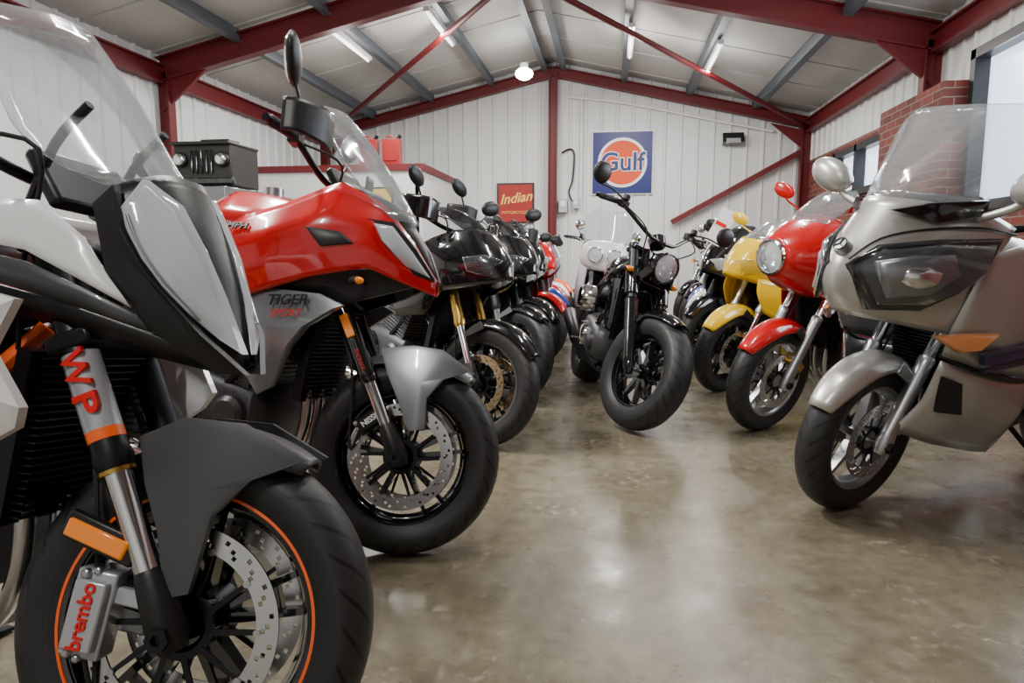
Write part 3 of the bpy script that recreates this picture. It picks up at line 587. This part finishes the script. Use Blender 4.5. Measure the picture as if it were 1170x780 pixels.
def gs(label,O,h,c,c2,c3=None,full=True,rim=GBLK,outer=DMET,st=10,style='pair5',fend=None,glass=SMK,**k):
    m=Moto(label,O,h,8,st);base(m,style,rim,'usd',outer,fend=fend or c,seg=40,fd=dict(a0=30,a1=150));sport(m,c,c2,glass,full=full,c3=c3);sportbars(m,**k)
def gn(label,O,h,c,rim=GBLK,outer=ALU,style='pair5',st=10,barm=CHR,mm=CHR,eng='inline',fend=None,**k):
    m=Moto(label,O,h,8,st);base(m,style,rim,'rwu',outer,fend=fend or c,seg=40,eng=eng,engm=ALU,fd=dict(a0=30,a1=150));naked(m,c);d=dict(hx=-.33,hz=1.12,w=.38,pull=.12,rise=.06,mh=.16,round_=True,ms=1.3,barm=barm,mm=mm);d.update(k);m.bars(**d)
gs('black and dark red sports motorcycle',(-.72,5.4),-46,GBLK,mat('maroon_paint',(.25,.01,.03),.25,coat=1),RED)
gs('red and white sports motorcycle',(-.70,6.2),-46,RED,WHT,RED,rim=WHT,glass=GLS)
gs('blue and white sports motorcycle',(-.74,7.0),-45,BLU,WHT,RED,rim=RED,glass=GLS)
gs('red sports motorcycle with clear screen',(-.80,7.8),-45,RED,RED,WHT,glass=GLS)
gs('white sports motorcycle with red graphics',(-.84,8.6),-45,WHT,WHT,RED)
gn('small naked motorcycle with orange tank',(-.84,9.4),-45,ORNG)
gs('black sports motorcycle with blue fairing stripes',(.76,6.2),-140,GBLK,GBLK,BLU)
gs('white sports motorcycle with red graphics and smoked screen',(.85,7.05),-138,WHT,WHT,RED)
gn('dark blue naked motorcycle with round chrome mirrors',(.95,7.9),-138,BLU)
gn('black naked motorcycle with chrome mirrors',(1.0,8.75),-138,GBLK)
gn('chrome and black cruiser near the back wall',(1.0,9.6),-138,GBLK,style='wire',rim=CHR,eng='vtwin')
def pw():
    m=Moto('white and red touring motorcycle with twin headlights and clear windshield',(-.22,6.7),-87,8,12)
    base(m,'wire',CHR,'rwu',ALU,fend=WHT,seg=40,engm=ALU,fd=dict(a0=20,a1=160,w=.08,sk=.07),pipe=CHR)
    m.tank(WHT,z=1.0,h=.2);m.seat(z=.80,step=.02);m.tail(WHT,z=.74)
    m.P('windscreen',[(scr([(-.10,1.10,.22,.1),(-.16,1.2,.27,.12),(-.24,1.34,.25,.10),(-.29,1.44,.16,.05)]),GLS)],sub=1,solid=.004)
    m.P('headlight_fairing',[(lx([(.02,.90,1.08,.17,3),(-.02,.84,1.14,.24,3),(-.16,.82,1.15,.26,3)],24),WHT)],sub=1,solid=.004)
    for q in(-1,1):
        m.roundlamp((.035,q*.095,.99),.072,WHT,CHR,st=False,depth=.06)
        m.P('side_panel',[(pnl([(-40,15.5,96),(-60,16,98),(-78,14,92),(-60,16,86)],q,.005),RED)])
        m.P('leg_shield',[(pnl([(-20,16,88),(-34,22,92),(-44,24,70),(-40,22,44),(-28,18,46)],q,.01),WHT)])
    m.bars(-.33,1.10,w=.40,pull=.16,rise=.08,round_=True,ms=1.2,mm=CHR,barm=CHR,mh=.12)
pw()
# ================================================================ room
XL,XR,YB,YF,ZE,ZA,XA=-4.95,2.95,11.4,-4.0,2.95,3.85,-1.0
def ncol(nt,c1,c2,scale,detail=5,lo=.35,hi=.65,coord=None):
    N=nt.nodes;L=nt.links;n=N.new('ShaderNodeTexNoise');n.inputs['Scale'].default_value=scale;n.inputs['Detail'].default_value=detail;n.inputs['Roughness'].default_value=.62
    L.new(coord,n.inputs['Vector']);r=N.new('ShaderNodeValToRGB');r.color_ramp.elements[0].position=lo;r.color_ramp.elements[1].position=hi
    r.color_ramp.elements[0].color=(*c1,1);r.color_ramp.elements[1].color=(*c2,1);L.new(n.outputs['Fac'],r.inputs[0]);return r.outputs[0],n.outputs['Fac']
def floormat():
    m=bpy.data.materials.new('polished_concrete');m.use_nodes=True;nt=m.node_tree;N=nt.nodes;L=nt.links;b=N['Principled BSDF']
    g=N.new('ShaderNodeNewGeometry');co=g.outputs['Position']
    a,_=ncol(nt,(.118,.099,.066),(.205,.180,.130),2.4,10,.32,.68,co)
    c,_=ncol(nt,(.72,.70,.66),(1.16,1.16,1.13),17,13,.32,.68,co)
    mx=N.new('ShaderNodeMix');mx.data_type='RGBA';mx.blend_type='MULTIPLY';mx.inputs[0].default_value=1;L.new(a,mx.inputs[6]);L.new(c,mx.inputs[7])
    s,_=ncol(nt,(0,0,0),(1,1,1),26,15,.54,.61,co);s2,_=ncol(nt,(0,0,0),(1,1,1),2.6,6,.52,.66,co)
    mu=N.new('ShaderNodeMath');mu.operation='MULTIPLY';L.new(s,mu.inputs[0]);L.new(s2,mu.inputs[1])
    mp=N.new('ShaderNodeMapping');mp.inputs['Scale'].default_value=(3,60,1);mp.inputs['Rotation'].default_value=(0,0,.5);L.new(co,mp.inputs['Vector'])
    sc,_=ncol(nt,(0,0,0),(.4,.4,.4),1.0,4,.66,.72,mp.outputs[0])
    mxx=N.new('ShaderNodeMath');mxx.operation='MAXIMUM';L.new(mu.outputs[0],mxx.inputs[0]);L.new(sc,mxx.inputs[1])
    m2=N.new('ShaderNodeMath');m2.operation='MULTIPLY';m2.inputs[1].default_value=.7;L.new(mxx.outputs[0],m2.inputs[0])
    mz=N.new('ShaderNodeMix');mz.data_type='RGBA';mz.inputs[7].default_value=(.40,.365,.295,1);L.new(m2.outputs[0],mz.inputs[0]);L.new(mx.outputs[2],mz.inputs[6]);L.new(mz.outputs[2],b.inputs['Base Color'])
    r,f=ncol(nt,(.20,)*3,(.42,)*3,4,9,.35,.68,co);L.new(r,b.inputs['Roughness'])
    bp=N.new('ShaderNodeBump');bp.inputs['Strength'].default_value=.16;bp.inputs['Distance'].default_value=.01;L.new(f,bp.inputs['Height']);L.new(bp.outputs[0],b.inputs['Normal'])
    return m
PAN=mat('white_sheet_panel',(.70,.71,.70),.45,var=.1,scale=3,bump=.02)
CEI=mat('ceiling_sheet',(.60,.60,.57),.6,var=.28,scale=1.5,bump=.05)
PUR=mat('galvanised_purlin',(.13,.15,.17),.5,.3,var=.2,scale=4)
def brick():
    m=bpy.data.materials.new('red_brick');m.use_nodes=True;nt=m.node_tree;N=nt.nodes;L=nt.links;b=N['Principled BSDF'];b.inputs['Roughness'].default_value=.8
    g=N.new('ShaderNodeNewGeometry');sp=N.new('ShaderNodeSeparateXYZ');L.new(g.outputs['Position'],sp.inputs[0])
    ad=N.new('ShaderNodeMath');ad.operation='ADD';L.new(sp.outputs[0],ad.inputs[0]);L.new(sp.outputs[1],ad.inputs[1])
    cb=N.new('ShaderNodeCombineXYZ');L.new(ad.outputs[0],cb.inputs[0]);L.new(sp.outputs[2],cb.inputs[1])
    t=N.new('ShaderNodeTexBrick');L.new(cb.outputs[0],t.inputs['Vector']);t.inputs['Scale'].default_value=1
    t.inputs['Brick Width'].default_value=.225;t.inputs['Row Height'].default_value=.075;t.inputs['Mortar Size'].default_value=.005
    t.inputs['Color1'].default_value=(.21,.045,.03,1);t.inputs['Color2'].default_value=(.10,.022,.018,1);t.inputs['Mortar'].default_value=(.20,.165,.145,1)
    L.new(t.outputs['Color'],b.inputs['Base Color']);return m
BRK=brick()
struct(part('floor',[(box(((XL+XR)/2,(YB+YF)/2,-.05),(XR-XL+.4,YB-YF+.4,.1)),floormat())],smooth=False))
def ribwall(y0,p0,p1,top,nrm,step=.25):
    p0=Vector(p0);p1=Vector(p1);L=(p1-p0).length;d=(p1-p0)/L;V=[];F=[];s=0;pts=[]
    while s<L:
        for a,o in((0,0),(.19,0),(.205,.022),(.235,.022)):
            if s+a<L: pts.append((s+a,o))
        s+=step
    pts.append((L,0))
    for s,o in pts:
        q=p0+d*s+Vector(nrm)*o
        V+=[(q.x,q.y,y0),(q.x,q.y,top(q))]
    for i in range(len(pts)-1): F.append((2*i,2*i+2,2*i+3,2*i+1))
    return V,F
def roofz(x): return ZA-(ZA-ZE)*abs(x-XA)/(XR-XA)
tp=lambda q:roofz(q.x)+.2
struct(part('wall_back',[(ribwall(0,(XL,YB),(XR,YB),tp,(0,-1)),PAN)],smooth=False))
struct(part('wall_front',[(ribwall(0,(XL,YF),(XR,YF),tp,(0,1)),PAN)],smooth=False))
struct(part('wall_left',[(ribwall(0,(XL,YF),(XL,YB),tp,(1,0)),PAN)],smooth=False))
W1=(3.2,6.45,1.35,2.68);W2=(8.3,10.05,1.72,2.34)
it=[]
ys=sorted({YF,YB,W1[0],W1[1],W2[0],W2[1]});
for a,b in zip(ys[:-1],ys[1:]):
    mid=(a+b)/2
    zs=[(0,2.42,BRK)]
    if W1[0]<mid<W1[1]: zs=[(0,W1[2],BRK)];top0=W1[3]
    elif W2[0]<mid<W2[1]: zs=[(0,W2[2],BRK),(W2[3],2.42,BRK)];top0=2.42
    else: top0=2.42
    for z0,z1,mm in zs: it.append((box((XR+.11,mid,(z0+z1)/2),(.22,b-a,z1-z0)),mm))
    it.append((ribwall(top0,(XR+(.0 if top0>2.5 else .02),a),(XR+(.0 if top0>2.5 else .02),b),lambda q:ZE+.3,(-1,0)),PAN))
it.append((box((XR-.09,7.2,1.23),(.22,1.4,2.46)),BRK))
struct(part('wall_right',it,smooth=False))
SKYG=mat('bright_window_glass',(.75,.87,1.0),.2,emit=2.2)
for i,(a,b,z0,z1) in enumerate((W1,W2)):
    fr=mat('window_frame_dark',(.012,.012,.016),.4);o=[]
    o.append((box((XR+.12,(a+b)/2,(z0+z1)/2),(.01,b-a,z1-z0)),SKYG))
    for yy in (a+.04,b-.04,(a+b)/2): o.append((box((XR+.03,yy,(z0+z1)/2),(.12,.08,z1-z0)),fr))
    for zz in(z0+.04,z1-.04): o.append((box((XR+.03,(a+b)/2,zz),(.12,b-a,.08)),fr))
    struct(part('window_%d'%(i+1),o,smooth=False))
def cslope(x0,x1):
    z0,z1=roofz(x0)+.2,roofz(x1)+.2
    it=[(loft([[(x0,YF,z0),(x1,YF,z1),(x1,YF,z1+.05),(x0,YF,z0+.05)],[(x0,YB,z0),(x1,YB,z1),(x1,YB,z1+.05),(x0,YB,z0+.05)]]),CEI)]
    y=YF
    while y<YB:
        it.append((loft([[(x0,y,z0-.012),(x1,y,z1-.012),(x1,y,z1+.01),(x0,y,z0+.01)],[(x0,y+.03,z0-.012),(x1,y+.03,z1-.012),(x1,y+.03,z1+.01),(x0,y+.03,z0+.01)]]),CEI));y+=1.0
    return it
struct(part('ceiling',cslope(XL,XA)+cslope(XA,XR),smooth=False))
def ibeam(a,b,h=.24,w=.12,t=.018,up=(0,0,1)):
    a=V3(a);b=V3(b);d=(b-a).normalized();u=V3(up);u=(u-d*u.dot(d)).normalized();s=d.cross(u)
    P=[(-w/2,-h/2),(w/2,-h/2),(w/2,-h/2+t),(t/3,-h/2+t),(t/3,h/2-t),(w/2,h/2-t),(w/2,h/2),(-w/2,h/2),(-w/2,h/2-t),(-t/3,h/2-t),(-t/3,-h/2+t),(-w/2,-h/2+t)]
    return loft([[p+s*x+u*y for x,y in P] for p in(a,b)])
tn=0
def trim(items,**k):
    global tn;tn+=1;return struct(part('trim_%d'%tn,items,smooth=False,**k))
for y in (-.4,7.1,YB-.12):
    h=.26 if y<11 else .16
    for x in(XL+.05,XR-.05):
        trim([(ibeam((x,y,roofz(x)+.02),(XA,y,roofz(XA)+.02),h),REDB)])
        trim([(ibeam((x,y,0),(x,y,roofz(x)),.2,up=(1,0,0)),REDB)])
        sg=1 if x>0 else -1
        trim([(loft([[(x,y-.02,roofz(x)-.1),(x-sg*.55,y-.02,roofz(x-sg*.55)-.1),(x,y-.02,roofz(x)-.42)],[(x,y+.02,roofz(x)-.1),(x-sg*.55,y+.02,roofz(x-sg*.55)-.1),(x,y+.02,roofz(x)-.42)]]),REDB)])
for x in(XL+.06,XR-.06): trim([(ibeam((x,YF,ZE-.02),(x,YB,ZE-.02),.2,.1),REDB)])
trim([(ibeam((XA,YB-.14,0),(XA,YB-.14,roofz(XA)),.14,.1,up=(1,0,0)),REDB)])
for x in(-4.0,-3.0,-2.0,-1.15,-.85,0.1,1.1,2.1):
    z=roofz(x)+.13
    trim([(box((x,(YB+YF)/2,z),(.05,YB-YF,.14)),PUR),(box((x+.03,(YB+YF)/2,z-.065),(.07,YB-YF,.012)),PUR)])
zr=roofz(XA)-.05
trim([(tube([(XA,7.2,zr),(XR-.1,YB-.2,ZE-.03)],.035,10),REDB)])
trim([(tube([(XA,7.2,zr),(XL+.1,YB-.2,ZE-.03)],.035,10),REDB)])
trim([(beam((2.8,YB-.1,2.55),(.9,YB-.1,1.5),.08,.05),REDB)])
def area(loc,size,energy,rot=(0,0,0),col=(1,.97,.92),sy=None):
    l=bpy.data.lights.new('l','AREA');l.energy=energy;l.size=size;l.color=col
    if sy: l.shape='RECTANGLE';l.size_y=sy
    o=bpy.data.objects.new('area_light',l);o.location=loc;o.rotation_euler=rot;COL.objects.link(o);return o
TUBE=mat('fluorescent_tube',(1,.98,.95),.4,emit=3)
def tl(x,y,e=60,p=.24):
    z=roofz(x)+.03
    t=part('strip_light',[(box((x,y,z),(.07,1.25,.05)),WHT),(cyl((x,y-.6,z-.035),(x,y+.6,z-.035),.013,n=10),TUBE)],smooth=False)
    thing(t,'white fluorescent strip light fixed under the roof purlin','strip light',group='ceiling strip lights')
    area((x,y,z-.06),.035,e*.85,sy=1.2)
    l=bpy.data.lights.new('p','POINT');l.energy=e*p;l.shadow_soft_size=.12;l.color=(1,.97,.93);o=bpy.data.objects.new('point_light',l);o.location=(x,y,z-.3);COL.objects.link(o)
for x,y,e in((-2.06,8.2,105),(-3.06,7.9,70),(.16,9.0,105),(1.16,9.0,70),(-2.06,3.4,195),(.16,2.6,60),(-3.06,2.6,90),(-.9,-1.0,120),(1.16,5.4,50)): tl(x,y,e)  # the strip behind the camera is unseen, added as fill light
b=part('ceiling_lamp',[(lathe([(.0,.12),(.05,.12),(.06,.05),(.10,.0),(.095,0)],(-1.25,9.6,3.45),(0,0,1),24),WHT)])
thing(b,'white high-bay ceiling lamp with glowing bulb','lamp')
part('bulb',[(ell((-1.25,9.6,3.43),(.12,.12,.08),20,12),mat('bulb_glow',(1,.98,.92),.4,emit=60))],b)
area((XR-.02,4.7,2.0),2.8,65,(R(90),0,R(90)),(.85,.93,1),sy=1.2)
w=bpy.data.worlds.new('w');w.use_nodes=True;w.node_tree.nodes['Background'].inputs[0].default_value=(.75,.8,.85,1);w.node_tree.nodes['Background'].inputs[1].default_value=.4;bpy.context.scene.world=w
# ================================================================ wall objects
NAV=mat('navy_sign',(.003,.009,.13),.4);OR2=mat('sign_orange',(.72,.062,.0),.55)
sx,sz,yy=.11,2.45,YB-.05
s=part('wall_sign',[(box((sx,yy+.01,sz),(.94,.03,.96)),NAV),(box((sx,yy+.02,sz),(.98,.02,1.0)),TXW)],smooth=False)
thing(s,'square navy sign with orange disc and white ring','sign')
part('sign_ring',[(lathe([(0,0),(.39,0),(.39,.012),(0,.012)],(sx,yy-.005,sz),(0,-1,0),48),TXW)],s,smooth=False)
part('sign_disc',[(lathe([(0,0),(.345,0),(.345,.012),(0,.012)],(sx,yy-.011,sz),(0,-1,0),48),OR2)],s,smooth=False)
text('sign_lettering','Gulf',.40,TM((sx,yy-.030,sz-.0),(1,0,0),(0,0,1)),TXW,s,bold=.020,ext=.003)
text('sign_lettering','Gulf',.40,TM((sx,yy-.040,sz-.0),(1,0,0),(0,0,1)),NAV,s,bold=.006,ext=.003)
p=part('poster',[(box((-1.62,YB-.036,1.83),(.56,.02,.6)),mat('poster_red',(.33,.010,.006),.5)),(box((-1.62,YB-.025,1.83),(.62,.02,.66)),mat('poster_frame',(.03,.012,.01),.5))],smooth=False)
thing(p,'red poster with gold script lettering on the back wall','poster')
text('poster_lettering','Indian',.225,TM((-1.62,YB-.050,1.91),(1,0,.12),(0,0,1)),TXG,p,shear=.4,bold=.004)
text('poster_lettering','MOTORCYCLES',.065,TM((-1.62,YB-.050,1.68),(1,0,0),(0,0,1)),TXG,p)
p=part('flood_light',[(box((1.8,YB-.10,2.77),(.32,.12,.16),Matrix.Rotation(R(-20),4,'X')),GBLK),(box((1.8,YB-.17,2.74),(.22,.01,.08),Matrix.Rotation(R(-20),4,'X')),LGR)],bev=.01)
thing(p,'black wall-mounted flood light','lamp')
for i,(x,z,w_,h_) in enumerate(((-.83,1.78,.14,.22),(-.62,1.8,.1,.14))):
    p=part('junction_box',[(box((x,YB-.07,z),(w_,.1,h_)),LGR),(box((x,YB-.125,z+.03),(w_*.6,.01,h_*.4)),WHT)],bev=.005);thing(p,'grey electrical junction box on the back wall','junction box')
p=part('hanging_cable',[(tube(sm([(-.86,YB-.05,2.62),(-.74,YB-.05,2.68),(-.66,YB-.05,2.6),(-.68,YB-.05,2.2),(-.74,YB-.05,2.0),(-.68,YB-.05,1.85)],6),.014,8),BLK)]);thing(p,'black hanging air hose on the back wall','hose')
p=part('conduit_pipe',[(tube(sm([(-.8,YB-.05,3.5),(.2,YB-.05,3.36),(1.6,YB-.05,3.05),(2.4,YB-.05,2.88)],4),.022,8),WHT),(tube([(-.55,YB-.05,3.46),(-.55,YB-.05,1.9)],.018,8),WHT)]);thing(p,'white conduit pipe fixed to the back wall','pipe')
o=part('office_partition',[(box((-3.75,9.1,1.06),(2.3,.1,2.12)),PAN),(box((-2.6,10.2,1.06),(.1,2.3,2.12)),PAN),(box((-3.75,9.1,2.15),(2.36,.16,.09)),REDB),(box((-2.6,10.2,2.15),(.16,2.36,.09)),REDB)],smooth=False)
thing(o,'white office partition with red painted capping','partition')
p=part('notice_board',[(box((-3.2,9.03,1.72),(.45,.03,.3)),mat('yellow_card',(.75,.5,.06),.6)),(box((-3.2,9.035,1.72),(.5,.02,.35)),BLK)],smooth=False);thing(p,'yellow notice framed in black on the partition','notice')
DRED=mat('fuel_can_red',(.28,.008,.008),.4,coat=.4)
for i,x in enumerate((-3.3,-2.98)):
    p=part('fuel_can',[(box((x,9.12,2.36),(.24,.15,.33)),DRED),(tube([(x-.08,9.12,2.52),(x-.08,9.12,2.57),(x+.03,9.12,2.57),(x+.03,9.12,2.52)],.012,8),DRED),(cyl((x+.07,9.12,2.51),(x+.12,9.12,2.58),.024),DMET),(box((x,9.04,2.36),(.17,.012,.24)),DRED)],bev=.012)
    thing(p,'red metal fuel can standing on the partition capping','fuel can',group='red fuel cans')
c=part('storage_cabinet',[(box((-4.0,6.4,.81),(.9,.9,1.62)),GRY),(box((-4.0,5.94,.82),(.02,.01,1.5)),BLK)],bev=.01);thing(c,'grey metal storage cabinet along the white wall','cabinet')
J=-3.85
OLV=mat('dark_painted_metal',(.018,.018,.016),.45,bump=.1)
j=part('vehicle_front_model',[(box((J,6.35,1.83),(.58,.5,.38)),OLV),(box((J,6.33,2.03),(.60,.56,.03)),OLV),(box((J,6.42,2.07),(.3,.2,.07)),OLV),(box((J,6.08,1.68),(.66,.06,.06)),GBLK)]+[(box((J-.10+.05*k,6.09,1.86),(.02,.03,.22)),GBLK) for k in range(5)]+[(cyl((J+q*.21,6.12,1.88),(J+q*.21,6.05,1.88),.07),BLK) for q in(-1,1)],bev=.02)
thing(j,'near-black model of an off-road vehicle front with lamps','ornament')
for q in(-1,1): part('lamp',[(ell((J+q*.21,6.05,1.88),(.055,.02,.055),18,10),REFL)],j)
p=part('price_tag',[(box((.86,5.82,1.22),(.13,.006,.30),Matrix.Rotation(R(28),4,'Y')),TXW),(box((.86,5.816,1.24),(.09,.006,.03),Matrix.Rotation(R(28),4,'Y')),TXR)],smooth=False);thing(p,'white price card hung on a handlebar','price tag')
# ================================================================ camera
yaw=R(8.4);pit=R(7.3)
f=Vector((-math.sin(yaw)*math.cos(pit),math.cos(yaw)*math.cos(pit),-math.sin(pit)));r=Vector((math.cos(yaw),math.sin(yaw),0));u=r.cross(f)
cd=bpy.data.cameras.new('camera');cd.sensor_width=36;cd.lens=24;cd.clip_start=.02
co=bpy.data.objects.new('camera',cd);M=Matrix((r,u,-f)).transposed().to_4x4();M.translation=(0,0,1);co.matrix_world=M;COL.objects.link(co);bpy.context.scene.camera=co
